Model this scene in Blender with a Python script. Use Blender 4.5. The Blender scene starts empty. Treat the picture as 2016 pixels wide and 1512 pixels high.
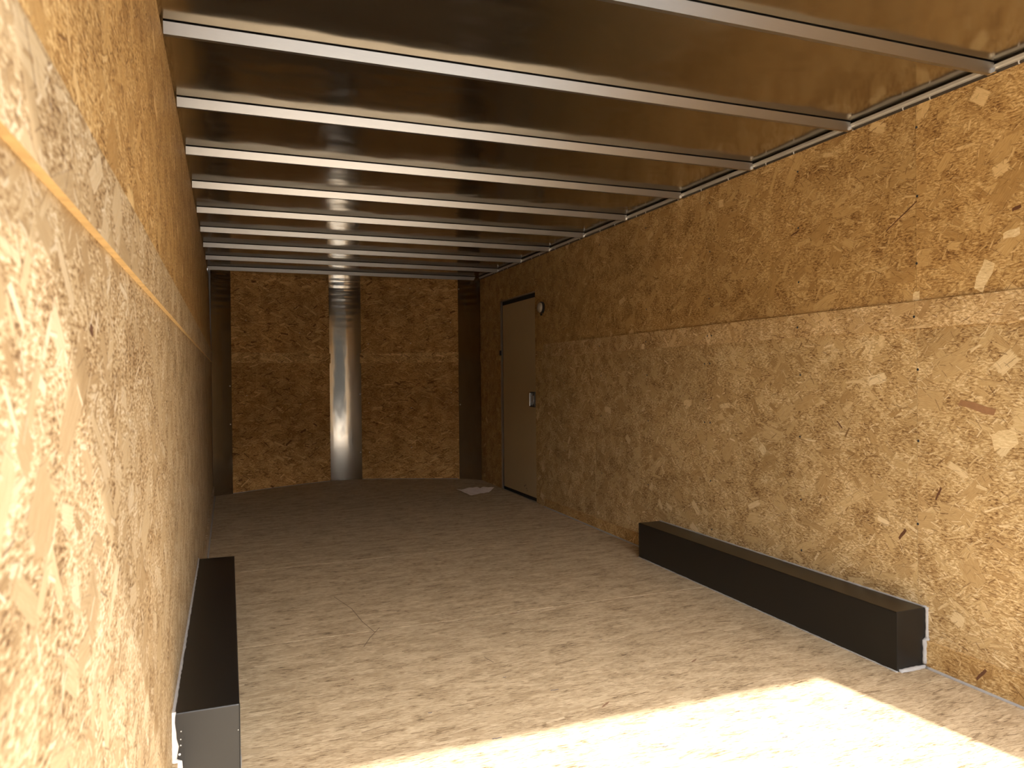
import bpy, bmesh, math, random
from mathutils import Vector, Matrix, noise
random.seed(4)
S = bpy.context.scene
COL = S.collection

# ------------------------------------------------------------------ camera, light, exposure
YAW, PITCH, ROLL, FPX = 0.3644, -0.0082, -0.0093, 1464.2
CAM = Vector((0.1404, 0.0, 1.0407))
cy, sy, cp, sp = math.cos(YAW), math.sin(YAW), math.cos(PITCH), math.sin(PITCH)
Fv = Vector((sy * cp, cy * cp, sp)); R0 = Vector((cy, -sy, 0)); U0 = R0.cross(Fv)
Rv = R0 * math.cos(ROLL) + U0 * math.sin(ROLL); Uv = -R0 * math.sin(ROLL) + U0 * math.cos(ROLL)
cd = bpy.data.cameras.new('camera'); co = bpy.data.objects.new('camera', cd); COL.objects.link(co)
co.matrix_world = Matrix(((Rv.x, Uv.x, -Fv.x, CAM.x), (Rv.y, Uv.y, -Fv.y, CAM.y), (Rv.z, Uv.z, -Fv.z, CAM.z), (0, 0, 0, 1)))
cd.sensor_fit = 'HORIZONTAL'; cd.sensor_width = 36; cd.lens = 36 * FPX / 2016
cd.clip_start = 0.01; cd.clip_end = 500
cd.dof.use_dof = True; cd.dof.focus_distance = 3.6; cd.dof.aperture_fstop = 9
S.camera = co

W = bpy.data.worlds.new('sky'); S.world = W; W.use_nodes = True
wn = W.node_tree.nodes; wl = W.node_tree.links
SUN = Vector((-0.15, 1.0, -0.905)).normalized()
sky = wn.new('ShaderNodeTexSky'); sky.sky_type = 'NISHITA'; sky.sun_disc = False
sky.sun_elevation = math.asin(-SUN.z); sky.sun_rotation = math.atan2(-SUN.x, -SUN.y)
sky.dust_density = 3.0; sky.ozone_density = 0.6
hsv = wn.new('ShaderNodeHueSaturation'); hsv.inputs['Saturation'].default_value = 0.35
wl.new(sky.outputs[0], hsv.inputs['Color'])
wl.new(hsv.outputs[0], wn['Background'].inputs[0]); wn['Background'].inputs[1].default_value = 1.3
sd = bpy.data.lights.new('sun', 'SUN'); sd.energy = 21; sd.angle = math.radians(0.9); sd.color = (1, 0.975, 0.93)
so = bpy.data.objects.new('sun', sd); COL.objects.link(so)
so.location = (2, -6, 8); so.rotation_euler = SUN.to_track_quat('-Z', 'Y').to_euler()

S.view_settings.view_transform = 'Standard'; S.view_settings.look = 'None'
S.view_settings.exposure = 0.0; S.view_settings.gamma = 1.0; S.view_settings.use_curve_mapping = False
S.cycles.max_bounces = 14; S.cycles.diffuse_bounces = 11; S.cycles.glossy_bounces = 8
S.cycles.sample_clamp_indirect = 12
S.cycles.use_denoising = True; S.cycles.use_adaptive_sampling = True; S.cycles.adaptive_threshold = 0.02

# ------------------------------------------------------------------ dimensions (metres)
WX = 2.46            # inside width; left wall is x = 0, y runs to the nose
H = 2.006            # underside of the roof bows
ZC = 2.040           # roof sheet
ZT, ZB, TS = 1.3023, 1.2048, 0.009    # seam strip on the walls
YB = -0.10           # inner face of the rear frame
BOW0, BOWS = 1.680, 0.5879
# plan of the pointed nose wall, left to right
NOSE = [(0.0, 7.20), (0.166, 7.285), (0.45, 7.42), (0.78, 7.55), (1.10, 7.645), (1.25, 7.675), (1.395, 7.60), (1.85, 7.37), (2.29, 7.12), (2.46, 6.93)]


def fz(x, y):        # the plank bed is very slightly out of level
    return x / WX * 0.0090 * max(-0.9, (y - 2.35))


# ------------------------------------------------------------------ materials
def new_mat(name):
    m = bpy.data.materials.new(name); m.use_nodes = True
    return m, m.node_tree, m.node_tree.nodes['Principled BSDF']


class G:             # tiny helper for node maths
    def __init__(s, nt): s.nt = nt
    def n(s, t, **k):
        o = s.nt.nodes.new(t)
        for a, b in k.items(): setattr(o, a, b)
        return o
    def put(s, sock, v):
        if isinstance(v, bpy.types.NodeSocket): s.nt.links.new(v, sock)
        else: sock.default_value = v
    def m(s, op, a, b=None, c=None, clamp=False):
        o = s.n('ShaderNodeMath', operation=op, use_clamp=clamp); s.put(o.inputs[0], a)
        if b is not None: s.put(o.inputs[1], b)
        if c is not None: s.put(o.inputs[2], c)
        return o.outputs[0]
    def v(s, op, a, b=None, sc=None):
        o = s.n('ShaderNodeVectorMath', operation=op); s.put(o.inputs[0], a)
        if b is not None: s.put(o.inputs[1], b)
        if sc is not None: s.put(o.inputs['Scale'], sc)
        return o.outputs['Value' if op in ('LENGTH', 'DOT_PRODUCT') else 'Vector']
    def mix(s, f, a, b, blend='MIX'):
        o = s.n('ShaderNodeMix', data_type='RGBA', blend_type=blend); s.put(o.inputs[0], f); s.put(o.inputs[6], a); s.put(o.inputs[7], b)
        return o.outputs[2]
    def noise(s, vec, scale, detail=2, rough=0.5, dim='3D', out='Fac'):
        o = s.n('ShaderNodeTexNoise', noise_dimensions=dim); s.put(o.inputs['Vector'], vec)
        o.inputs['Scale'].default_value = scale; o.inputs['Detail'].default_value = detail; o.inputs['Roughness'].default_value = rough
        return o.outputs[out]
    def ramp(s, f, stops):
        o = s.n('ShaderNodeValToRGB'); s.put(o.inputs[0], f); e = o.color_ramp.elements
        e[0].position, e[0].color = stops[0][0], (*stops[0][1], 1); e[1].position, e[1].color = stops[-1][0], (*stops[-1][1], 1)
        for p, c in stops[1:-1]:
            q = e.new(p); q.color = (*c, 1)
        return o.outputs[0]


def osb(name, layers, tones, base_angle=0.0, spread=3.0, grain=0.35, rough=0.6, bump=0.35, gain=(1, 1, 1), cloud=0.25, spec=0.3, warp=0.009, rimk=0.45, pst=(1, 1, 1), fst=(1, 3.0, 1), psc=9):
    """oriented strand board: every Voronoi cell carries one flake turned its own way; layers of flakes lie over each other"""
    m, nt, P = new_mat(name); g = G(nt)
    uv = g.n('ShaderNodeUVMap', uv_map='UVMap').outputs[0]
    wob = g.noise(uv, 30, 3, 0.65, out='Color')
    p0 = g.v('ADD', uv, g.v('SCALE', g.v('SUBTRACT', wob, (0.5, 0.5, 0.5)), sc=warp))
    fine = g.noise(g.v('MULTIPLY', p0, fst), 60, 4, 0.65)
    patch = g.noise(g.v('MULTIPLY', uv, pst), psc, 3, 0.6)
    col = g.ramp(g.m('ADD', fine, g.m('MULTIPLY', g.m('SUBTRACT', patch, 0.5), 0.5)), [(0.32, tones[0]), (0.43, tones[1]), (0.55, tones[2]), (0.70, tones[3])])
    hgt = g.noise(g.v('MULTIPLY', uv, (1, 2.0, 1)), 70, 4, 0.65)
    for k, (sc, L, w, amount, lo, hi) in enumerate(layers):
        q = g.v('ADD', g.v('SCALE', p0, sc=sc), (3.7 * k + 1.1, 9.3 * k + 4.2, 0))
        vo = g.n('ShaderNodeTexVoronoi', voronoi_dimensions='2D', feature='F1'); g.put(vo.inputs['Vector'], q)
        vo.inputs['Scale'].default_value = 1; vo.inputs['Randomness'].default_value = 1
        rgb = g.n('ShaderNodeSeparateColor'); nt.links.new(vo.outputs['Color'], rgb.inputs[0]); r, gg, b = rgb.outputs
        d = g.v('SUBTRACT', q, vo.outputs['Position'])
        rot = g.n('ShaderNodeVectorRotate', rotation_type='Z_AXIS'); nt.links.new(d, rot.inputs['Vector'])
        g.put(rot.inputs['Angle'], g.m('MULTIPLY_ADD', g.m('SUBTRACT', r, 0.5), spread, base_angle))
        xyz = g.n('ShaderNodeSeparateXYZ'); nt.links.new(rot.outputs[0], xyz.inputs[0])
        ax = g.m('ABSOLUTE', xyz.outputs[0]); ay = g.m('ABSOLUTE', xyz.outputs[1])
        ln = g.m('MULTIPLY_ADD', gg, L * 0.8, L * 0.5); wd = g.m('MULTIPLY_ADD', b, w * 1.2, w * 0.35)
        gv = g.n('ShaderNodeCombineXYZ'); g.put(gv.inputs[0], g.m('MULTIPLY', xyz.outputs[0], 30 / sc)); g.put(gv.inputs[1], g.m('MULTIPLY', xyz.outputs[1], 420 / sc)); g.put(gv.inputs[2], g.m('MULTIPLY', b, 90))
        gr = g.noise(gv.outputs[0], 1.0, 3, 0.65)
        rag = g.m('MULTIPLY', g.m('SUBTRACT', gr, 0.5), L * 0.9)
        e1 = g.m('MULTIPLY', g.m('SUBTRACT', g.m('ADD', ln, rag), ax), 24, clamp=True); e2 = g.m('MULTIPLY', g.m('SUBTRACT', wd, ay), 400 / sc, clamp=True)
        keep = g.m('LESS_THAN', g.m('FRACT', g.m('MULTIPLY', g.m('ADD', gg, b), 7.31)), amount)
        mask = g.m('MULTIPLY', g.m('MULTIPLY', e1, e2), keep)
        e3 = g.m('MULTIPLY', g.m('SUBTRACT', g.m('ADD', wd, 0.0015 * sc), ay), 400 / sc, clamp=True)
        rim_shade = g.m('MULTIPLY', g.m('MULTIPLY', g.m('MULTIPLY', e1, e3), keep), g.m('GREATER_THAN', xyz.outputs[1], 0))  # dark line on one side paints the thin shadow beside each flake
        t = g.m('FRACT', g.m('MULTIPLY', g.m('ADD', r, g.m('MULTIPLY', b, 3.1)), 5.7))
        t = g.m('MULTIPLY_ADD', t, hi - lo, lo)
        t = g.m('ADD', t, g.m('MULTIPLY', g.m('SUBTRACT', gr, 0.5), grain), clamp=True)
        c = g.ramp(t, [(0.0, tones[0]), (0.25, tones[1]), (0.6, tones[2]), (1.0, tones[3])])
        col = g.mix(g.m('MULTIPLY', rim_shade, rimk), col, (*tones[0], 1))
        col = g.mix(mask, col, c)
    cl = g.noise(uv, 1.7, 3, 0.55)
    k = g.m('MULTIPLY_ADD', g.m('SUBTRACT', cl, 0.5), cloud * 2, 1.0)
    col = g.v('SCALE', g.v('MULTIPLY', col, gain), sc=k)
    nt.links.new(col, P.inputs['Base Color'])
    P.inputs['Roughness'].default_value = rough; P.inputs['Specular IOR Level'].default_value = spec
    bp = g.n('ShaderNodeBump'); bp.inputs['Strength'].default_value = bump; bp.inputs['Distance'].default_value = 0.0012
    nt.links.new(hgt, bp.inputs['Height']); nt.links.new(bp.outputs[0], P.inputs['Normal'])
    return m


TW = [(0.15, 0.078, 0.030), (0.37, 0.235, 0.098), (0.56, 0.405, 0.200), (0.78, 0.64, 0.40)]
WL = [(40, .5, .10, .85, .2, .95), (27, .5, .09, .8, .1, .9), (13, .5, .15, .5, .25, .70), (8, .5, .20, .45, .35, .65), (17, .5, .07, .4, .3, .95), (30, .5, .06, .4, .3, 1.0), (8.5, .30, .14, .10, .75, .95), (20, .45, .03, .4, -.3, .15), (44, .5, .08, .45, .3, 1.0), (36, .5, .045, .4, -.3, .2)]
M_wall = osb('osb_wall', WL, TW, 0.0, 2.2, grain=0.8)
M_wall_up = osb('osb_wall_orange', WL, TW, 0.25, 2.4, grain=0.8, gain=(0.92, 0.83, 0.68))
NL = [(24, .5, .10, .85, .1, .9), (15, .5, .10, .7, .0, .9), (9, .5, .10, .6, .2, .9), (13, .45, .035, .5, -.4, .1), (18, .5, .06, .5, .5, 1.1), (20, .45, .04, .5, -.4, .1), (11, .4, .05, .3, .7, 1.1)]
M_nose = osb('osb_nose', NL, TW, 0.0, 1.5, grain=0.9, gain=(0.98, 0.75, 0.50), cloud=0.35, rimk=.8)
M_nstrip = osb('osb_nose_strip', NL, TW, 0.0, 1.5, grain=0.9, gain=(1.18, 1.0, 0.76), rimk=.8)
M_strip = osb('osb_strip', WL, TW, 0.0, 2.2, grain=0.8, gain=(1.10, 1.09, 1.12))
LL = [(30, .5, .09, .85, .3, .9), (20, .5, .10, .8, .2, .85), (12, .5, .15, .6, .3, .75), (8, .5, .20, .5, .35, .7), (15, .5, .07, .4, .35, .9), (26, .5, .06, .4, .3, .95), (18, .45, .025, .3, -.2, .2), (34, .5, .07, .4, .3, 1.0)]
M_left = osb('osb_wall_left', LL, TW, 0.1, 2.2, grain=0.5, bump=0.06, gain=(0.82, 0.87, 1.04), warp=0.006)
TF = [(0.10, 0.062, 0.032), (0.36, 0.265, 0.160), (0.47, 0.365, 0.235), (0.60, 0.485, 0.33)]
FL = [(7, .5, .08, .75, .25, .70), (12, .6, .07, .8, .15, .85), (20, .6, .05, .8, .1, .9), (30, .6, .045, .6, .1, 1.0), (14, .5, .022, .3, -.4, .2), (40, .6, .04, .5, .2, 1.0), (24, .55, .028, .4, -.4, .15)]
M_floor = osb('osb_floor', FL, TF, 0.0, 0.55, grain=1.0, rough=0.62, bump=0.2, cloud=0.15, rimk=.4, pst=(.5, 1.3, 1), fst=(.5, 4, 1), psc=14)


def plain(name, col, rough=0.6, metal=0.0, spec=0.5, nscale=0, namt=0.0, bump=0.0, ior=None):
    m, nt, P = new_mat(name); g = G(nt)
    P.inputs['Base Color'].default_value = (*col, 1); P.inputs['Roughness'].default_value = rough
    P.inputs['Metallic'].default_value = metal; P.inputs['Specular IOR Level'].default_value = spec
    if ior: P.inputs['IOR'].default_value = ior
    if nscale:
        tc = g.n('ShaderNodeTexCoord').outputs['Object']; nz = g.noise(tc, nscale, 4, 0.6)
        k = g.m('MULTIPLY_ADD', g.m('SUBTRACT', nz, 0.5), namt * 2, 1.0)
        nt.links.new(g.v('SCALE', col, sc=k), P.inputs['Base Color'])
        if bump:
            bp = g.n('ShaderNodeBump'); bp.inputs['Strength'].default_value = bump; bp.inputs['Distance'].default_value = 0.002
            nt.links.new(nz, bp.inputs['Height']); nt.links.new(bp.outputs[0], P.inputs['Normal'])
    return m


def sheet_metal(name, col, rough, wave_scale, wave, stretch=(1, 1, 1), brush=(1, 1, 1), bamt=0.05):
    m, nt, P = new_mat(name); g = G(nt)
    tc = g.n('ShaderNodeTexCoord').outputs['Object']
    nz = g.noise(g.v('MULTIPLY', tc, stretch), wave_scale, 2, 0.5)
    br = g.noise(g.v('MULTIPLY', tc, brush), 30, 3, 0.6)
    k = g.m('MULTIPLY_ADD', g.m('SUBTRACT', br, 0.5), 0.12, 1.0)
    nt.links.new(g.v('SCALE', col, sc=k), P.inputs['Base Color'])
    P.inputs['Metallic'].default_value = 1.0
    g.put(P.inputs['Roughness'], g.m('MULTIPLY_ADD', g.m('SUBTRACT', br, 0.5), bamt, rough))
    bp = g.n('ShaderNodeBump'); bp.inputs['Strength'].default_value = 1.0; bp.inputs['Distance'].default_value = wave
    nt.links.new(nz, bp.inputs['Height']); nt.links.new(bp.outputs[0], P.inputs['Normal'])
    return m


M_roof = sheet_metal('roof_sheet', (0.50, 0.48, 0.44), 0.15, 2.2, 0.009, (1.0, 1.6, 1), (1, 12, 1))
M_bow = sheet_metal('bow_metal', (0.38, 0.375, 0.365), 0.36, 6, 0.001, (1, 1, 1), (1, 20, 20))
M_post = sheet_metal('post_metal', (0.46, 0.43, 0.38), 0.13, 5, 0.003, (1.5, 1, 0.5), (14, 14, 0.3), 0.08)
M_rail = plain('rail_metal', (0.55, 0.53, 0.49), 0.4, metal=0.35, nscale=12, namt=0.15)
M_black = plain('black_paint', (0.0065, 0.0062, 0.0058), 0.33, spec=0.5, nscale=9, namt=0.25, ior=1.5)
M_seal = plain('grey_sealant', (0.33, 0.32, 0.31), 0.55, nscale=40, namt=0.2)
M_sealw = plain('pale_sealant', (0.62, 0.60, 0.57), 0.5, nscale=50, namt=0.15)
M_door = plain('door_skin', (0.45, 0.345, 0.20), 0.42, nscale=3, namt=0.05)
M_gask = plain('black_rubber', (0.008, 0.008, 0.008), 0.8)
M_dark = plain('dark_plastic', (0.02, 0.018, 0.016), 0.4)
M_alu = plain('door_frame_metal', (0.45, 0.43, 0.40), 0.35, metal=0.9)
M_chrome = plain('chrome', (0.75, 0.73, 0.7), 0.18, metal=1)
M_screw = plain('screw_steel', (0.06, 0.065, 0.075), 0.35, metal=0.7)
M_screwl = plain('bright_screw_steel', (0.75, 0.75, 0.72), 0.3, metal=0.8)
M_paper = plain('paper', (0.88, 0.80, 0.76), 0.8, nscale=14, namt=0.1)
M_edge = plain('raw_board_edge', (0.57, 0.40, 0.19), 0.8, nscale=45, namt=0.35, bump=0.8)
M_lens = plain('light_lens', (0.38, 0.34, 0.28), 0.12, spec=0.9)
M_flake = plain('dark_flake', (0.12, 0.05, 0.02), 0.8, nscale=60, namt=0.4)
M_ground = plain('gravel', (0.16, 0.155, 0.15), 0.9, nscale=8, namt=0.3)
M_outer = plain('outer_skin', (0.5, 0.5, 0.5), 0.4)
M_ink = plain('pencil_mark', (0.08, 0.07, 0.09), 0.7)


# ------------------------------------------------------------------ mesh helpers
class MB:
    def __init__(s): s.v = []; s.f = []; s.mi = []
    def quad(s, *p, mi=0):
        n = len(s.v); s.v += [tuple(q) for q in p]; s.f.append(tuple(range(n, n + len(p)))); s.mi.append(mi)
    def box(s, x0, y0, z0, x1, y1, z1, mi=0):
        n = len(s.v)
        s.v += [(x0, y0, z0), (x1, y0, z0), (x1, y1, z0), (x0, y1, z0), (x0, y0, z1), (x1, y0, z1), (x1, y1, z1), (x0, y1, z1)]
        for f in ((0, 3, 2, 1), (4, 5, 6, 7), (0, 1, 5, 4), (1, 2, 6, 5), (2, 3, 7, 6), (3, 0, 4, 7)):
            s.f.append(tuple(n + i for i in f)); s.mi.append(mi)
    def prism(s, prof, axis, a, b, mi=0, cap=True):
        """profile of 2-D points extruded along an axis ('x','y','z')"""
        n = len(s.v); N = len(prof)
        def P(u, w, t): return {'x': (t, u, w), 'y': (u, t, w), 'z': (u, w, t)}[axis]
        s.v += [P(u, w, a) for u, w in prof] + [P(u, w, b) for u, w in prof]
        for i in range(N):
            j = (i + 1) % N; s.f.append((n + i, n + j, n + N + j, n + N + i)); s.mi.append(mi)
        if cap:
            s.f.append(tuple(n + i for i in range(N))); s.mi.append(mi); s.f.append(tuple(n + N + i for i in reversed(range(N)))); s.mi.append(mi)
    def disc(s, c, nrm, r, h, seg=12, dome=0.0, mi=0):
        """short cylinder standing on c along nrm, slightly domed"""
        nrm = Vector(nrm).normalized(); a = nrm.orthogonal().normalized(); b = nrm.cross(a); n = len(s.v); c = Vector(c)
        rings = [(r, 0), (r, h), (r * 0.75, h + dome * 0.6), (r * 0.4, h + dome * 0.92)]
        for rr, hh in rings:
            for i in range(seg):
                t = 2 * math.pi * i / seg; s.v.append(tuple(c + a * rr * math.cos(t) + b * rr * math.sin(t) + nrm * hh))
        s.v.append(tuple(c + nrm * (h + dome)))
        for k in range(len(rings) - 1):
            for i in range(seg):
                j = (i + 1) % seg; s.f.append((n + k * seg + i, n + k * seg + j, n + (k + 1) * seg + j, n + (k + 1) * seg + i)); s.mi.append(mi)
        k = len(rings) - 1
        for i in range(seg): s.f.append((n + k * seg + i, n + k * seg + (i + 1) % seg, n + len(rings) * seg)); s.mi.append(mi)
        s.f.append(tuple(n + i for i in reversed(range(seg)))); s.mi.append(mi)
    def tube(s, pts, rad, seg=7, flat=1.0, mi=0):
        """lumpy bead along a polyline; rad is a number or a list"""
        n = len(s.v); pts = [Vector(p) for p in pts]; N = len(pts)
        for i, p in enumerate(pts):
            t = (pts[min(i + 1, N - 1)] - pts[max(i - 1, 0)]).normalized(); up = Vector((0, 0, 1)) if abs(t.z) < 0.8 else Vector((0, 1, 0))
            a = t.cross(up).normalized(); b = a.cross(t); r = rad[i] if isinstance(rad, list) else rad
            for k in range(seg):
                q = 2 * math.pi * k / seg; s.v.append(tuple(p + a * r * math.cos(q) + b * r * flat * math.sin(q)))
        for i in range(N - 1):
            for k in range(seg):
                j = (k + 1) % seg; s.f.append((n + i * seg + k, n + i * seg + j, n + (i + 1) * seg + j, n + (i + 1) * seg + k)); s.mi.append(mi)
        s.f.append(tuple(n + i for i in reversed(range(seg)))); s.mi.append(mi); s.f.append(tuple(n + (N - 1) * seg + i for i in range(seg))); s.mi.append(mi)
    def build(s, name, mats, parent=None, uvo=(0, 0), smooth=False, bevel=0.0, loc=None):
        me = bpy.data.meshes.new(name); o = bpy.data.objects.new(name, me); COL.objects.link(o)
        org = Vector(loc) if loc is not None else Vector((0, 0, 0))
        me.from_pydata([tuple(Vector(q) - org) for q in s.v], [], s.f)
        mats = mats if isinstance(mats, (list, tuple)) else [mats]
        for m in mats: me.materials.append(m)
        for p, mi in zip(me.polygons, s.mi): p.material_index = mi; p.use_smooth = smooth
        bm = bmesh.new(); bm.from_mesh(me); bmesh.ops.recalc_face_normals(bm, faces=bm.faces)
        if bevel:
            bmesh.ops.remove_doubles(bm, verts=bm.verts, dist=1e-6)
            bmesh.ops.bevel(bm, geom=list(bm.edges), offset=bevel, segments=2, affect='EDGES', profile=0.6)
        bm.to_mesh(me); bm.free()
        uv = me.uv_layers.new(name='UVMap')
        for p in me.polygons:
            nx, ny, nz = (abs(c) for c in p.normal)
            for li in p.loop_indices:
                x, y, z = Vector(me.vertices[me.loops[li].vertex_index].co) + org
                u, w = (y, z) if nx >= max(ny, nz) else ((x, z) if ny >= nz else (x, y))
                uv.data[li].uv = (u + uvo[0], w + uvo[1])
        o.location = org
        if parent:
            o.parent = parent; o.matrix_parent_inverse = Matrix.Identity(4)
            o.location = org - world_loc(parent)
        return o


def world_loc(o):
    v = Vector(o.location)
    while o.parent: o = o.parent; v += Vector(o.location)
    return v


def empty(name, loc, label=None, cat=None, group=None):
    o = bpy.data.objects.new(name, None); COL.objects.link(o); o.location = loc; o.empty_display_size = 0.1
    if label: tag(o, label, cat, group)
    return o


def tag(o, label, cat, group=None):
    o['label'] = label; o['category'] = cat
    if group: o['group'] = group
    return o


def struct(o, label, cat):
    o['kind'] = 'structure'; o['label'] = label; o['category'] = cat
    return o


# ------------------------------------------------------------------ floor: sheets laid across the bed
SEAMS = [YB - 0.05, 0.63, 1.85, 3.07, 4.29, 5.51, 6.73, 7.8]
b = MB(); b.box(-0.02, YB - 0.05, -0.10, WX + 0.02, 7.75, -0.035)
floor = struct(b.build('floor', M_outer), 'strand board floor of worn tan sheets running to the pointed nose', 'floor')


def nose_y(x):
    for (x0, y0), (x1, y1) in zip(NOSE, NOSE[1:]):
        if x <= x1: return y0 + (y1 - y0) * (x - x0) / (x1 - x0)
    return NOSE[-1][1]


for k in range(len(SEAMS) - 1):
    y0, y1 = SEAMS[k] + 0.002, SEAMS[k + 1] - 0.002; b = MB(); N = 24
    def yy(x, y): return min(y, nose_y(min(max(x, 0), WX)) + 0.01)
    for i in range(N):
        xa, xb = -0.01 + (WX + 0.02) * i / N, -0.01 + (WX + 0.02) * (i + 1) / N
        c = [(xa, yy(xa, y0)), (xb, yy(xb, y0)), (xb, yy(xb, y1)), (xa, yy(xa, y1))]
        b.quad(*[(x, y, fz(x, y)) for x, y in c])
        b.quad(*[(x, y, -0.035) for x, y in reversed(c)])
        b.quad((xb, c[1][1], -0.035), (xb, c[1][1], fz(*c[1])), (xa, c[0][1], fz(*c[0])), (xa, c[0][1], -0.035))
        b.quad((xa, c[3][1], -0.035), (xa, c[3][1], fz(*c[3])), (xb, c[2][1], fz(*c[2])), (xb, c[2][1], -0.035))
    b.build('floor_sheet', M_floor, floor, uvo=(k * 0.37, k * 0.11))


def fpt(x, y, h=0.0): return (x, y, fz(x, y) + h)


# scuffs, scratches and pencil marks on the floor
def scratch(pts, w, mat=M_ink):
    b = MB()
    for (x0, y0), (x1, y1) in zip(pts, pts[1:]):
        d = Vector((x1 - x0, y1 - y0, 0)).normalized(); n = Vector((-d.y, d.x, 0)) * w / 2
        b.quad(fpt(x0 - n.x, y0 - n.y, .0006), fpt(x1 - n.x, y1 - n.y, .0006), fpt(x1 + n.x, y1 + n.y, .0006), fpt(x0 + n.x, y0 + n.y, .0006))
    b.build('scuff_mark', mat, floor)
M_scuff = plain('scuff', (0.13, 0.085, 0.05), 0.7)


# ------------------------------------------------------------------ side walls
def lean(z): return -0.019 * max(0, (z - ZT)) / (H - ZT)


wl_ = MB(); wl_.box(-0.012, YB, -0.03, 0, 7.24, ZB + 0.05); wall_left = struct(wl_.build('wall_left', M_left, uvo=(3.3, 1.2)), 'left strand board wall close beside the camera, partly sunlit', 'wall')
b = MB(); b.prism([(0, ZB + 0.05), (-0.012, ZB + 0.05), (lean(H) - 0.012, ZC + .01), (lean(H), ZC - 0.034)], 'y', YB, 7.24); b.build('upper_panel', M_wall_up, wall_left, uvo=(8.1, 2.2))
b = MB(); b.box(0, YB, ZB, TS, 7.19, ZT)
o = b.build('seam_strip', [M_left, M_edge], wall_left, uvo=(1.9, 5.5))
for p in o.data.polygons:
    if p.normal.z < -0.5: p.material_index = 1
o['label'] = 'strand board strip with a raw orange lower edge'
b = MB(); b.box(-0.09, YB - .05, -0.12, -0.035, 7.3, ZC + 0.06); b.build('outer_skin', M_outer, wall_left)

DY0, DY1, DZ0, DZ1 = 5.545, 6.345, 0.030, 1.728      # side door opening in the right wall
T = 0.012
WR = [YB, 0.74, 1.985, 3.245, 4.505, DY0]
b = MB()
b.box(WX, YB, -0.03, WX + T, WR[1] - .0008, ZB + .05); wall_right = struct(b.build('wall_right', M_wall), 'right strand board wall running from the opening to the nose', 'wall')
for k in range(1, 5):
    b = MB(); b.box(WX + (k % 2) * 0.0006, WR[k] + .0007, -0.03, WX + T, WR[k + 1] - (.0007 if k < 4 else 0), ZB + .05); b.build('wall_sheet', M_wall, wall_right, uvo=(k * 1.7, k * .9))
for k in range(5):
    b = MB(); e = WR[k + 1] if k < 4 else DY0
    b.box(WX, WR[k] + .0007, ZB + .05, WX + T, e - (.0007 if k < 4 else 0), H); b.build('upper_panel', M_wall_up, wall_right, uvo=(k * 2.3 + 5, k * .7))
b = MB(); b.box(WX, DY0, DZ1 + 0.012, WX + T, 6.47, H); b.box(WX, 6.47, DZ1 + 0.012, WX + T, 6.95, H); b.box(WX, DY1 + .02, -0.0, WX + T, 6.95, DZ1 + 0.012)
b.build('upper_panel', M_wall_up, wall_right, uvo=(17.2, 3.1))
b = MB(); b.box(WX - TS, YB, ZB, WX, 1.985 - .0007, ZT); b.box(WX - TS, 1.985 + .0007, ZB, WX, 5.36, ZT); b.build('seam_strip', M_strip, wall_right, uvo=(4.4, 7.5))
b = MB(); b.box(WX - TS, DY1 + .03, ZB, WX, 6.93, ZT); b.build('seam_strip', M_wall_up, wall_right, uvo=(9.4, 7.5))
b = MB(); b.box(WX + 0.035, YB - .05, -0.12, WX + 0.09, DY0 - .01, ZC + 0.06); b.box(WX + 0.035, DY1 + .01, -0.12, WX + 0.09, 7.3, ZC + .06); b.box(WX + 0.035, DY0 - .01, DZ1 + .01, WX + 0.09, DY1 + .01, ZC + .06); b.box(WX + 0.035, DY0 - .01, -.12, WX + 0.09, DY1 + .01, DZ0 - .01)
b.build('outer_skin', M_outer, wall_right)
# conspicuous dark flakes pressed into the board faces
def flake(par, x, y, z, ln, wd, ang, nx, mat=M_flake):
    b = MB(); c, s_ = math.cos(ang), math.sin(ang); o_ = nx * 0.0007; pr = []
    for i, (u, w) in enumerate([(-.5, -.4), (-.2, -.55), (.25, -.4), (.5, -.5), (.46, .3), (.1, .5), (-.3, .42), (-.52, .5)]):
        pr.append((x + o_, y + (u * ln * c - w * wd * s_), z + (u * ln * s_ + w * wd * c)))
    b.quad(*pr); b.build('flake', mat, par)
flake(wall_right, WX - T, 1.735, 0.048, .055, .010, -.9, -1)
flake(wall_right, WX, 1.757, 0.93, .13, .025, .25, -1, plain('brown_flake', (0.30, 0.16, 0.075), 0.7, nscale=60, namt=0.3))
flake(wall_left, 0.0, 0.93, 1.098, .012, .020, 1.3, 1)
M_pale = osb('pale_chip', [(40, .5, .10, .6, .6, 1.0)], [(.5, .36, .18), (.66, .50, .27), (.74, .58, .33), (.84, .70, .44)], 0, .3, grain=.9)
for y_, z_, l_, w_, a_ in ((1.637, 1.483, .055, .026, .1), (1.73, 1.36, .10, .045, 1.1), (2.14, 1.165, .045, .028, 1.4), (1.663, .83, .085, .06, .3), (1.986, 1.322, .028, .035, 0), (3.42, .898, .075, .034, .05)):
    flake(wall_right, WX, y_, z_, l_, w_, -a_, -1, M_pale)
for y_, z_, l_, w_, a_ in ((2.05, 1.62, .16, .005, .55), (2.6, 1.66, .05, .006, .3), (1.9, .62, .05, .008, 1.1), (2.35, .84, .04, .006, -.8), (2.05, .45, .05, .012, .9), (1.62, 1.56, .03, .012, .2)):
    flake(wall_right, WX, y_, z_, l_, w_, -a_, -1)
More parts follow.
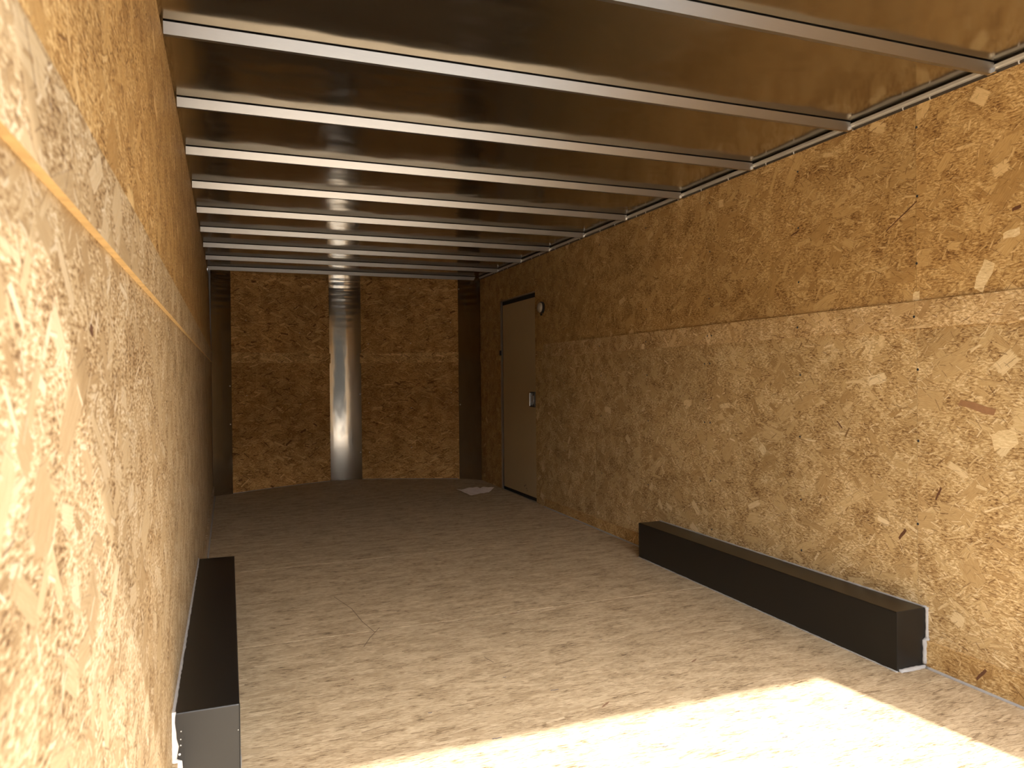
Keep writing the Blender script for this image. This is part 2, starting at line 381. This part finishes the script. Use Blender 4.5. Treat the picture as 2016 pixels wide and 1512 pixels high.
# kickboards and the sealant along the floor
def kick(side, ranges, name, label):
    first = None
    for y0, y1 in ranges:
        b = MB(); N = 24
        for i in range(N):
            a, c = y0 + (y1 - y0) * i / N, y0 + (y1 - y0) * (i + 1) / N
            if side < 0: x0, x1 = 0.0, T
            else: x0, x1 = WX - T, WX
            xf = WX if side > 0 else 0
            za, zc = fz(xf, a), fz(xf, c); n = len(b.v)
            b.v += [(x0, a, za - .01), (x1, a, za - .01), (x1, c, zc - .01), (x0, c, zc - .01), (x0, a, .092), (x1, a, .092), (x1, c, .092), (x0, c, .092)]
            fs = [(4, 5, 6, 7), (1, 2, 6, 5), (3, 0, 4, 7)]
            if i == 0: fs.append((0, 1, 5, 4))
            if i == N - 1: fs.append((2, 3, 7, 6))
            for f in fs: b.f.append(tuple(n + q for q in f)); b.mi.append(0)
        if first is None: first = struct(b.build(name, M_wall_up if side > 0 else M_left, uvo=(6.6, 3.9)), label, 'baseboard')
        else: b.build('kickboard', M_wall_up if side > 0 else M_left, first, uvo=(2.6, 3.9))
        pts = []; rad = []; n = int((y1 - y0) / 0.03)
        for i in range(n + 1):
            y = y0 + (y1 - y0) * i / n; x = (T if side < 0 else WX - T); pts.append(fpt(x, y, 0.001)); rad.append(0.0100 + 0.002 * noise.noise((y * 9, side, 3)))
        s_ = MB(); s_.tube(pts, rad, 7, 0.6); s_.build('sealant_bead', M_seal, first, smooth=True)
    return first
BX = dict(r=(2.318, WX, 1.950, 3.705, 0.208), l=(0.0, 0.158, 2.028, 3.750, 0.212))
kick(1, [(YB, BX['r'][2]), (BX['r'][3], 5.36)], 'baseboard_right', 'low strand board kickboard along the foot of the right wall')
kick(-1, [(YB, BX['l'][2]), (BX['l'][3], 7.18)], 'baseboard_left', 'low strand board kickboard along the foot of the left wall')
# screws along the studs, a column every second foot
b0 = MB(); b0.disc((WX, 1.985, 1.0), (-1, 0, 0), 0.0048, 0.0008, 10, 0.0008)
scr0 = b0.build('screw', M_screw, wall_right, loc=(WX, 1.985, 1.0), smooth=True)
first = True
for k, (y, zs) in enumerate([(1.985, [1.927, 1.68, 1.439, 1.057, .80, .50]), (2.573, [1.924, 1.68, 1.4448, 1.042, .7737, .5, .28]), (3.215, [1.93, 1.68, 1.44, 1.105, .80, .50, .25]), (3.265, [1.105, .80]), (3.83, [1.92, 1.44, 1.05, .78, .4]), (4.42, [1.92, 1.44, 1.05, .78, .4]), (5.0, [1.9, 1.4, 1.0, .5]), (1.39, [1.92, 1.44, 1.05, .78, .4])]):
    for z in zs:
        o = scr0 if first else scr0.copy()
        if not first: COL.objects.link(o)
        first = False; o.location = (WX, y + random.uniform(-.006, .006), z)
for y in (1.988, 2.575, 3.19, 3.225, 3.83, 4.42, 5.0):
    o = scr0.copy(); COL.objects.link(o); o.location = (WX - TS, y, 1.2475)

# ------------------------------------------------------------------ nose wall
front = None; zf = ZC + 0.03
def nose_panel(i0, i1, z0, z1, off=0.0, name='front_panel', mat=M_wall_up, thick=0.012, uvo=(0, 0), parent=None):
    b = MB(); P = NOSE[i0:i1 + 1]
    def nrm(i):
        a = Vector(P[max(i - 1, 0)]); c = Vector(P[min(i + 1, len(P) - 1)]); d = (c - a).normalized(); return Vector((d.y, -d.x))
    def q(i, z, o_):
        n = nrm(i); zz = z if z > .3 else fz(P[i][0], P[i][1]) + z; return (P[i][0] + n.x * o_, P[i][1] + n.y * o_, zz)
    for i in range(len(P) - 1):
        b.quad(q(i, z0, off), q(i + 1, z0, off), q(i + 1, z1, off), q(i, z1, off))
        b.quad(q(i, z0, off - thick), q(i, z1, off - thick), q(i + 1, z1, off - thick), q(i + 1, z0, off - thick))
        b.quad(q(i, z0, off), q(i, z0, off - thick), q(i + 1, z0, off - thick), q(i + 1, z0, off)); b.quad(q(i, z1, off), q(i + 1, z1, off), q(i + 1, z1, off - thick), q(i, z1, off - thick))
    for i in (0, len(P) - 1): b.quad(q(i, z0, off), q(i, z1, off), q(i, z1, off - thick), q(i, z0, off - thick))
    return b.build(name, mat, parent, uvo=uvo)
wall_front = struct(nose_panel(0, 9, -.03, zf, -0.02, 'wall_front', M_outer, 0.03), 'pointed front wall at the far end, strand board panels between metal posts', 'wall')
for j, (a, c) in enumerate(((1, 4), (6, 8))):
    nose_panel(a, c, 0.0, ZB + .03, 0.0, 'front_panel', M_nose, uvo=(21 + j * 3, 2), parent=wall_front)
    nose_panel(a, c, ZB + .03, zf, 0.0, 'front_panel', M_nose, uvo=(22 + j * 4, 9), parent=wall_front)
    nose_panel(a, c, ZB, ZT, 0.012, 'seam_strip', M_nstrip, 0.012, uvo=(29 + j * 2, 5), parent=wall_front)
pts = [fpt(x, nose_y(x) - .004, .001) for x in [0.17 + 2.1 * i / 60 for i in range(61)]]
b = MB(); b.tube(pts, [0.006 + .0015 * noise.noise((i * .7, 2, 1)) for i in range(61)], 6, .6); b.build('sealant_bead', M_seal, wall_front, smooth=True)
b0 = MB(); b0.disc((1.7, 7.44, 1.0), (-.45, -.9, 0), 0.0042, 0.0008, 8, 0.001)
s0 = b0.build('screw', M_screwl, wall_front, loc=(1.7, 7.44, 1.0), smooth=True); first = True
for x, zs in ((1.47, (1.40, .8, .3)), (1.86, (1.95, 1.40, .75, .35)), (2.22, (1.6, .9)), (0.3, (1.6, .9)), (.8, (1.5, .8))):
    for z in zs:
        o = s0 if first else s0.copy()
        if not first: COL.objects.link(o)
        first = False; o.location = (x, nose_y(x) - .0015, z)


# the three tall sheet metal covers
def post(name, prof, label, loc, screws):
    """prof: plan polyline, thin sheet folded from it, standing floor to roof"""
    root = empty(name, loc, label, 'metal post', 'tall metal covers on the nose wall')
    b = MB(); N = len(prof); ZZ = [0.0] + [i * ZC / 30 for i in range(1, 31)]
    def pt(i, z):
        x, y = prof[i]; zz = fz(x, y) + .001 if z == 0 else min(z, ZC - .001)
        amp = 0.0022 * math.exp(-(ZC - z) / 0.16) * math.sin((ZC - z) * 95)       # ripples pressed in near the roof
        k = math.sin(math.pi * i / (N - 1))
        return (x, y - amp * k, zz)
    rows = [i * ZC / 160 for i in range(161)]
    n = 0
    for z in rows: b.v += [pt(i, z) for i in range(N)]
    for r_ in range(160):
        for i in range(N - 1): b.f.append((r_ * N + i, r_ * N + i + 1, (r_ + 1) * N + i + 1, (r_ + 1) * N + i)); b.mi.append(0)
    o = b.build('cover_sheet', M_post, root, smooth=True, loc=loc)
    md = o.modifiers.new('thick', 'SOLIDIFY'); md.thickness = 0.0015; md.offset = -1; md.use_rim = False
    for (x, y, z, nx, ny) in screws:
        c = MB(); c.disc((x, y, z), (nx, ny, 0), 0.006, 0.001, 10, 0.0025); c.build('screw', M_screwl, root, smooth=True, loc=(x, y, z))
    return root


def offs(P, d):
    out = []
    for i in range(len(P)):
        a = Vector(P[max(i - 1, 0)]); c = Vector(P[min(i + 1, len(P) - 1)]); t = (c - a).normalized(); out.append((P[i][0] + t.y * d, P[i][1] - t.x * d))
    return out
def arc(P0, P1, bulge, n=14):
    a, c = Vector(P0), Vector(P1); t = (c - a).normalized(); nn = Vector((t.y, -t.x)); out = []
    for i in range(n + 1):
        s_ = i / n; q = a.lerp(c, s_) + nn * bulge * 4 * s_ * (1 - s_); out.append((q.x, q.y))
    return out
post('corner_cover', offs(arc(NOSE[0], NOSE[1], 0.004), 0.006), 'dull dark metal cover filling the left far corner', (0.083, 7.24, 0), [(.155, 7.268, .99, .4, -.9), (.155, 7.268, .64, .4, -.9)])
post('nose_cover', offs(arc((1.092, 7.643), (1.403, 7.597), -0.017, 18), 0.008), 'shiny rounded metal cover down the middle of the far wall', (1.25, 7.62, 0), [(1.385, 7.582, .89, -.3, -1), (1.385, 7.582, .30, -.3, -1)])
post('corner_cover', offs(arc(NOSE[8], NOSE[9], -0.010), 0.006), 'dull curved metal cover filling the right far corner near the side door', (2.37, 7.02, 0), [(2.293, 7.107, 1.93, -.6, -.8), (2.297, 7.105, .78, -.6, -.8)])

# ------------------------------------------------------------------ roof: sheet, bows and rails
b = MB(); b.box(-0.09, YB - .05, ZC, WX + .09, 7.80, ZC + 0.05); ceiling = struct(b.build('ceiling', M_roof), 'smooth bare metal roof sheet reflecting the boards below', 'ceiling')
BL = ['nearest roof bow, cut off by the top edge of the photo',
      'second roof bow from the camera, its left end highest against the left wall',
      'third roof bow from the camera, with a bright lower face',
      'fourth roof bow from the camera, above the middle of the wheel boxes',
      'fifth roof bow from the camera across the metal roof',
      'sixth roof bow from the camera, half way to the nose',
      'seventh roof bow from the camera, over the near side of the side door',
      'eighth roof bow from the camera, crossing above the side door',
      'ninth roof bow from the camera, next to last before the nose',
      'farthest roof bow, just in front of the metal posts of the nose wall']
GAPZ = ZC - 0.0035
for k in range(10):
    y = BOW0 + BOWS * k
    root = empty('roof_bow', (WX / 2, y, H), BL[k], 'roof beam', 'bright metal bows across the roof')
    xl = lean(H) + .002
    b = MB(); b.prism([(y + .012, H), (y + .027, H), (y + .036, GAPZ), (y + .034, GAPZ), (y + .0255, H + .002), (y + .0135, H + .002), (y + .002, GAPZ), (y, GAPZ)], 'x', xl, WX - .014, cap=True)
    b.build('channel', M_bow, root, loc=(WX / 2, y, H))
    b = MB(); b.box(xl, y + .004, GAPZ - .001, WX - .014, y + .032, ZC - .0002); b.build('gap_shade', M_gask, root, loc=(WX / 2, y, H))  # black strip painting the shade in the gap between bow and roof sheet
    b = MB(); b.prism([(WX - .014, y - .002), (WX - .0035, y - .002), (WX - .0035, y + .030), (WX - .014, y + .030)], 'z', H + .001, H + .016); b.build('end_clip', M_chrome, root, loc=(WX / 2, y, H), bevel=.001)
# rails where the roof meets the walls
b = MB()
b.prism([(WX + .012, 2.018), (WX - .008, 2.018), (WX - .013, 2.022), (WX - .013, 2.031), (WX - .009, 2.033), (WX + .012, 2.033)], 'y', YB, 6.94)
trim1 = struct(b.build('trim_1', M_rail), 'narrow metal rail between the roof sheet and the right wall', 'trim')
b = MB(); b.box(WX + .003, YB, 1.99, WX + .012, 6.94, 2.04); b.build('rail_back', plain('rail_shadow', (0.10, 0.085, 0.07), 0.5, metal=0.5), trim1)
for i in range(26):
    y = 0.7 + i * 0.235 + random.uniform(-.08, .08); c = MB(); c.tube([(WX + .003, y, 2.004), (WX + .0015, y + .004, 2.012), (WX + .001, y + .003, 2.019)], [.003, .002, .004], 6)
    c.build('glue_drip', M_sealw, trim1, smooth=True)

# ------------------------------------------------------------------ side door
door = bpy.data.objects.new('door_1', None); COL.objects.link(door); door.location = (WX, (DY0 + DY1) / 2, 0)
struct(door, 'plain tan side door near the far end of the right wall', 'door')
def dpart(name, b, mat, par=None, **k): return b.build(name, mat, par or door, loc=(WX, (DY0 + DY1) / 2, 1.0), **k)
b = MB(); b.box(WX + .002, DY0 + .005, DZ0 + .035, WX + .03, DY1 - .04, DZ1 - .035); leaf = dpart('door_leaf', b, M_door, bevel=.002)
b = MB()
b.box(WX + .000, DY1 - .012, DZ0 - .03, WX + .034, DY1 + .02, DZ1 + .012); b.box(WX + .000, DY0 - .004, DZ1, WX + .034, DY1 + .02, DZ1 + .012); b.box(WX + .006, DY0 - .006, DZ0 - .03, WX + .034, DY0 + .001, DZ1 + .012)
b.box(WX - .002, DY0, DZ0 - .012, WX + .034, DY1, DZ0 + .006)
dpart('door_frame', b, M_alu)
b = MB(); b.box(WX + .010, DY0, DZ0 + .004, WX + .033, DY1 - .010, DZ0 + .036); b.box(WX + .010, DY0, DZ1 - .036, WX + .033, DY1 - .010, DZ1); b.box(WX + .010, DY1 - .042, DZ0, WX + .033, DY1 - .010, DZ1)
dpart('door_gasket', b, M_gask)
b = MB(); b.box(WX - .006, DY0 + .012, .800, WX + .003, DY0 + .112, .925); lt = dpart('latch_plate', b, M_dark, bevel=.003)
b = MB(); b.box(WX - .018, DY0 + .088, .810, WX - .005, DY0 + .100, .915); dpart('latch_handle', b, M_chrome, lt, bevel=.003)
b = MB(); b.box(WX - .0085, DY0 + .028, .828, WX - .0055, DY0 + .062, .895); dpart('latch_paddle', b, M_alu, lt, bevel=.001)
b = MB(); b.box(WX - .012, DY1 + .0, 1.245, WX + .004, DY1 + .022, 1.29); dpart('strike_catch', b, M_dark)
b = MB()
for (dy, dz, s_) in ((.26, .115, .012), (.235, .125, .010), (.215, .100, .010), (.205, .085, .008)):
    b.box(WX + .0012, DY0 + dy, DZ0 + dz - .02, WX + .0025, DY0 + dy + s_, DZ0 + dz - .02 + s_)
dpart('smudge', b, M_dark)

# ------------------------------------------------------------------ round light by the door
lamp = empty('dome_light', (WX, 5.39, 1.592), 'small round dome light on the right wall just beside the top of the side door', 'light')
b = MB(); b.disc((WX, 5.39, 1.592), (-1, 0, 0), .046, .016, 28, .004); b.build('lamp_base', M_dark, lamp, loc=(WX, 5.39, 1.592), smooth=False)
b = MB(); b.disc((WX - .016, 5.39, 1.592), (-1, 0, 0), .040, .012, 28, .016); b.build('lamp_lens', M_lens, lamp, loc=(WX, 5.39, 1.592), smooth=True)
b = MB(); b.disc((WX - .002, 5.40, 1.538), (-1, 0, 0), .008, .012, 12, .002); b.build('switch', M_dark, lamp, loc=(WX, 5.39, 1.592))

# ------------------------------------------------------------------ wheel boxes
def wheel_box(side, label):
    x0, x1, y0, y1, h = BX['r' if side > 0 else 'l']
    root = empty('wheel_box', ((x0 + x1) / 2, (y0 + y1) / 2, 0), label, 'wheel box', 'black boxes over the wheels'); L = ((x0 + x1) / 2, (y0 + y1) / 2, 0)
    wall = WX if side > 0 else 0.0; inn = x0 if side > 0 else x1; kf = WX - T if side > 0 else T
    b = MB()
    # end profile with the notch where it passes over the kickboard
    prof = [(inn, -.012), (kf, -.012), (kf, .094), (wall, .094), (wall, h), (inn, h)]
    b.prism(prof, 'y', y0, y1)
    o = b.build('box_shell', M_black, root, loc=L, bevel=.0035)
    b = MB(); e = -1 if side > 0 else 1
    b.box(min(inn, inn + e * .0012), y0 - .0012, .012, max(inn, inn + e * .0012), y0 + .014, h - .004); b.build('corner_fold', M_black, root, loc=L)
    def bead(pts, r0, mat, nm='sealant_bead', amp=.35):
        fine = []
        for a, c in zip(pts, pts[1:]):
            a, c = Vector(a), Vector(c); n = max(2, int((c - a).length / .012)); fine += [a.lerp(c, i / n) for i in range(n)]
        fine.append(Vector(pts[-1])); rr = [r0 * (1 + amp * noise.noise((p.x * 30, p.y * 30, p.z * 30)) + amp * noise.noise((p.x * 80, p.y * 80, p.z * 80))) for p in fine]
        q = MB(); q.tube(fine, rr, 8, .8); q.build(nm, mat, root, loc=L, smooth=True)
    s_ = -1 if side > 0 else 1
    bead([(wall + s_ * .001, y1, h), (wall + s_ * .001, y0, h)], .0055, M_seal)
    bead([fpt(inn, y1, .0), fpt(inn, y0 - .002, .0)], .004, M_seal)
    if side > 0:
        bead([(wall, y0 - .002, h + .002), (wall - .001, y0 - .003, .098)], .0085, M_seal, amp=.4)
        bead([(wall, y0 - .003, .098), (kf, y0 - .003, .092), (kf - .001, y0 - .003, .01)], .0095, M_seal, amp=.4)
        bead([fpt(kf, y0 - .003, .003), fpt((kf + inn) / 2, y0 - .005, .003), fpt(inn + .01, y0 - .002, .001)], .010, M_seal, amp=.3)
        bead([(wall, y1, .1), (wall, y1, h)], .004, M_seal)
    else:
        bead([(wall + .001, y0 - .002, h + .004), (wall + .001, y0 - .004, .15), (wall + .004, y0 - .004, .13), (wall + .001, y0 - .004, .098)], .0075, M_sealw, amp=.9)
        bead([(wall, y0 - .004, .098), (kf + .001, y0 - .004, .090), (kf + .001, y0 - .004, .01)], .008, M_sealw, amp=.8)
        for (dx, z, r_) in ((.020, .165, .0016), (.019, .145, .0015), (.019, .130, .0017), (.016, .108, .003), (inn - .004, .145, .0012)):
            q = MB(); q.disc((dx, y0 - .0005, z), (0, -1, 0), r_, .0006, 8, .0008); q.build('sealant_drop', M_sealw, root, loc=L, smooth=True)
        bead([(wall, y1, .1), (wall, y1, h)], .003, M_seal)
        q = MB(); q.box(.026, y0 - .001, .01, .0275, y0 + .001, h - .035); q.build('sheet_seam', M_black, root, loc=L)
    return root
wheel_box(1, 'long black wheel box along the foot of the right wall')
wheel_box(-1, 'long black wheel box against the left wall, its near end catching grey light')

# ------------------------------------------------------------------ crumpled paper on the floor
b = MB(); N, Mx = 14, 9
out = [(2.035, 6.43), (2.10, 6.455), (2.17, 6.50), (2.275, 6.47)]
def pp(u, v):
    xa = 2.045 + .22 * u; ya = 6.42 + .07 * u; xb = 2.03 + .235 * u + .02; yb = 6.09 + .03 * u * (1 - u) * 4 + .07 * u
    x = xa * v + xb * (1 - v) + .03 * (1 - v); y = ya * v + yb * (1 - v)
    z = .003 + .012 * abs(noise.noise((x * 9, y * 8, 4))) + .012 * max(0, abs(v - .5) * 2 - .7) * 2 * abs(noise.noise((x * 14, 1, 7))) + .02 * max(0, .25 - u) * v
    if u > .8 and v < .75: z += .045 * (u - .8) / .2 * (1 - v)
    return fpt(x, y, z)
for i in range(N + 1): b.v += [pp(i / N, j / Mx) for j in range(Mx + 1)]
for i in range(N):
    for j in range(Mx):
        a = i * (Mx + 1) + j; b.f.append((a, a + 1, a + Mx + 2, a + Mx + 1)); b.mi.append(0)
b.v = [tuple(q) for q in b.v]
pap = b.build('paper_sheet', M_paper, loc=fpt(2.15, 6.28)); md = pap.modifiers.new('thick', 'SOLIDIFY'); md.thickness = .0006
tag(pap, 'crumpled sheet of white paper lying on the floor in front of the side door', 'paper')

# marks on the floor
scratch([(0.62, 2.9), (0.66, 2.99), (0.72, 3.1)], .003, M_scuff)
scratch([(0.60, 3.62), (0.65, 3.4), (0.665, 3.2), (0.69, 3.05)], .003, M_scuff)
scratch([(1.02, 2.62), (1.035, 2.56)], .003, M_scuff)
for x, y, ln in ((1.02, 2.42, .012), (.84, 2.02, .03), (.71, 2.25, .012), (1.13, 2.26, .03), (1.50, 2.62, .012), (1.27, 1.80, .02), (1.62, 1.72, .02), (.95, 1.72, .02), (1.93, 1.80, .012)):
    scratch([(x, y), (x + ln * .3, y + .002), (x + ln * .34, y - .002), (x + ln, y + .001)], .004)
flk = plain('knot', (0.20, 0.11, 0.06), .7)
for x, y, l_, w_, a_ in ((1.3, 3.05, .05, .008, .1), (1.35, 2.9, .03, .006, -.3), (1.25, 2.1, .05, .008, .6), (.53, 2.6, .012, .01, 0), (1.55, 2.8, .03, .006, .2), (1.72, 2.3, .04, .008, .5)):
    b = MB(); pr = []
    for i in range(9):
        t = 2 * math.pi * i / 9; r_ = 1 + .4 * noise.noise((x * 7 + i, y, 3)); u, w = l_ / 2 * r_ * math.cos(t), w_ / 2 * r_ * math.sin(t); pr.append(fpt(x + u * math.cos(a_) - w * math.sin(a_), y + u * math.sin(a_) + w * math.cos(a_), .0006))
    b.quad(*pr); b.build('flake', flk, floor)

# ------------------------------------------------------------------ rear frame, ramp and ground outside, behind the camera
HZ = 1.946; JX = 2.36
b = MB(); b.box(-.09, YB - .05, HZ, WX + .09, YB, ZC + .06); b.box(JX, YB - .05, -.12, WX + .09, YB, HZ); b.box(-.09, YB - .05, -.12, -.001, YB, HZ)
struct(b.build('wall_back', M_outer), 'steel frame round the open rear of the trailer', 'wall')
b = MB(); b.prism([(YB - .06, -.01), (YB - .06, -.06), (YB - 2.1, -.62), (YB - 2.1, -.58)], 'x', 0.02, WX - .02)
struct(b.build('door_2', M_floor), 'lowered rear ramp door outside the opening', 'door')
b = MB(); b.box(-60, -60, -.9, 60, 60, -.62); struct(b.build('ground', M_ground), 'pale gravel yard outside the trailer', 'ground')

b = MB(); N = 60  # added, out of view: invented hedge shape keeping low sky light off the nose
for i in range(N):
    x0, x1 = -45 + 90 * i / N, -45 + 90 * (i + 1) / N
    h0, h1 = (4.6 + 1.2 * noise.noise((q * .35, 1, 1)) for q in (x0, x1)); d0, d1 = (-15 + .6 * noise.noise((q * .8, 5, 2)) for q in (x0, x1))
    b.quad((x0, d0, -.65), (x1, d1, -.65), (x1, d1 - .3, h1 - 1), (x0, d0 - .3, h0 - 1)); b.quad((x0, d0 - .3, h0 - 1), (x1, d1 - .3, h1 - 1), (x1, d1 - 1.2, h1), (x0, d0 - 1.2, h0)); b.quad((x0, d0 - 1.2, h0), (x1, d1 - 1.2, h1), (x1, d1 - 2.5, -.65), (x0, d0 - 2.5, -.65))
tag(b.build('light_blocker', plain('blocker_skin', (0.06, 0.055, 0.045), 0.9, nscale=3, namt=0.5)), 'added dark screen behind the trailer, out of view, blocking low sky light', 'light_blocker')
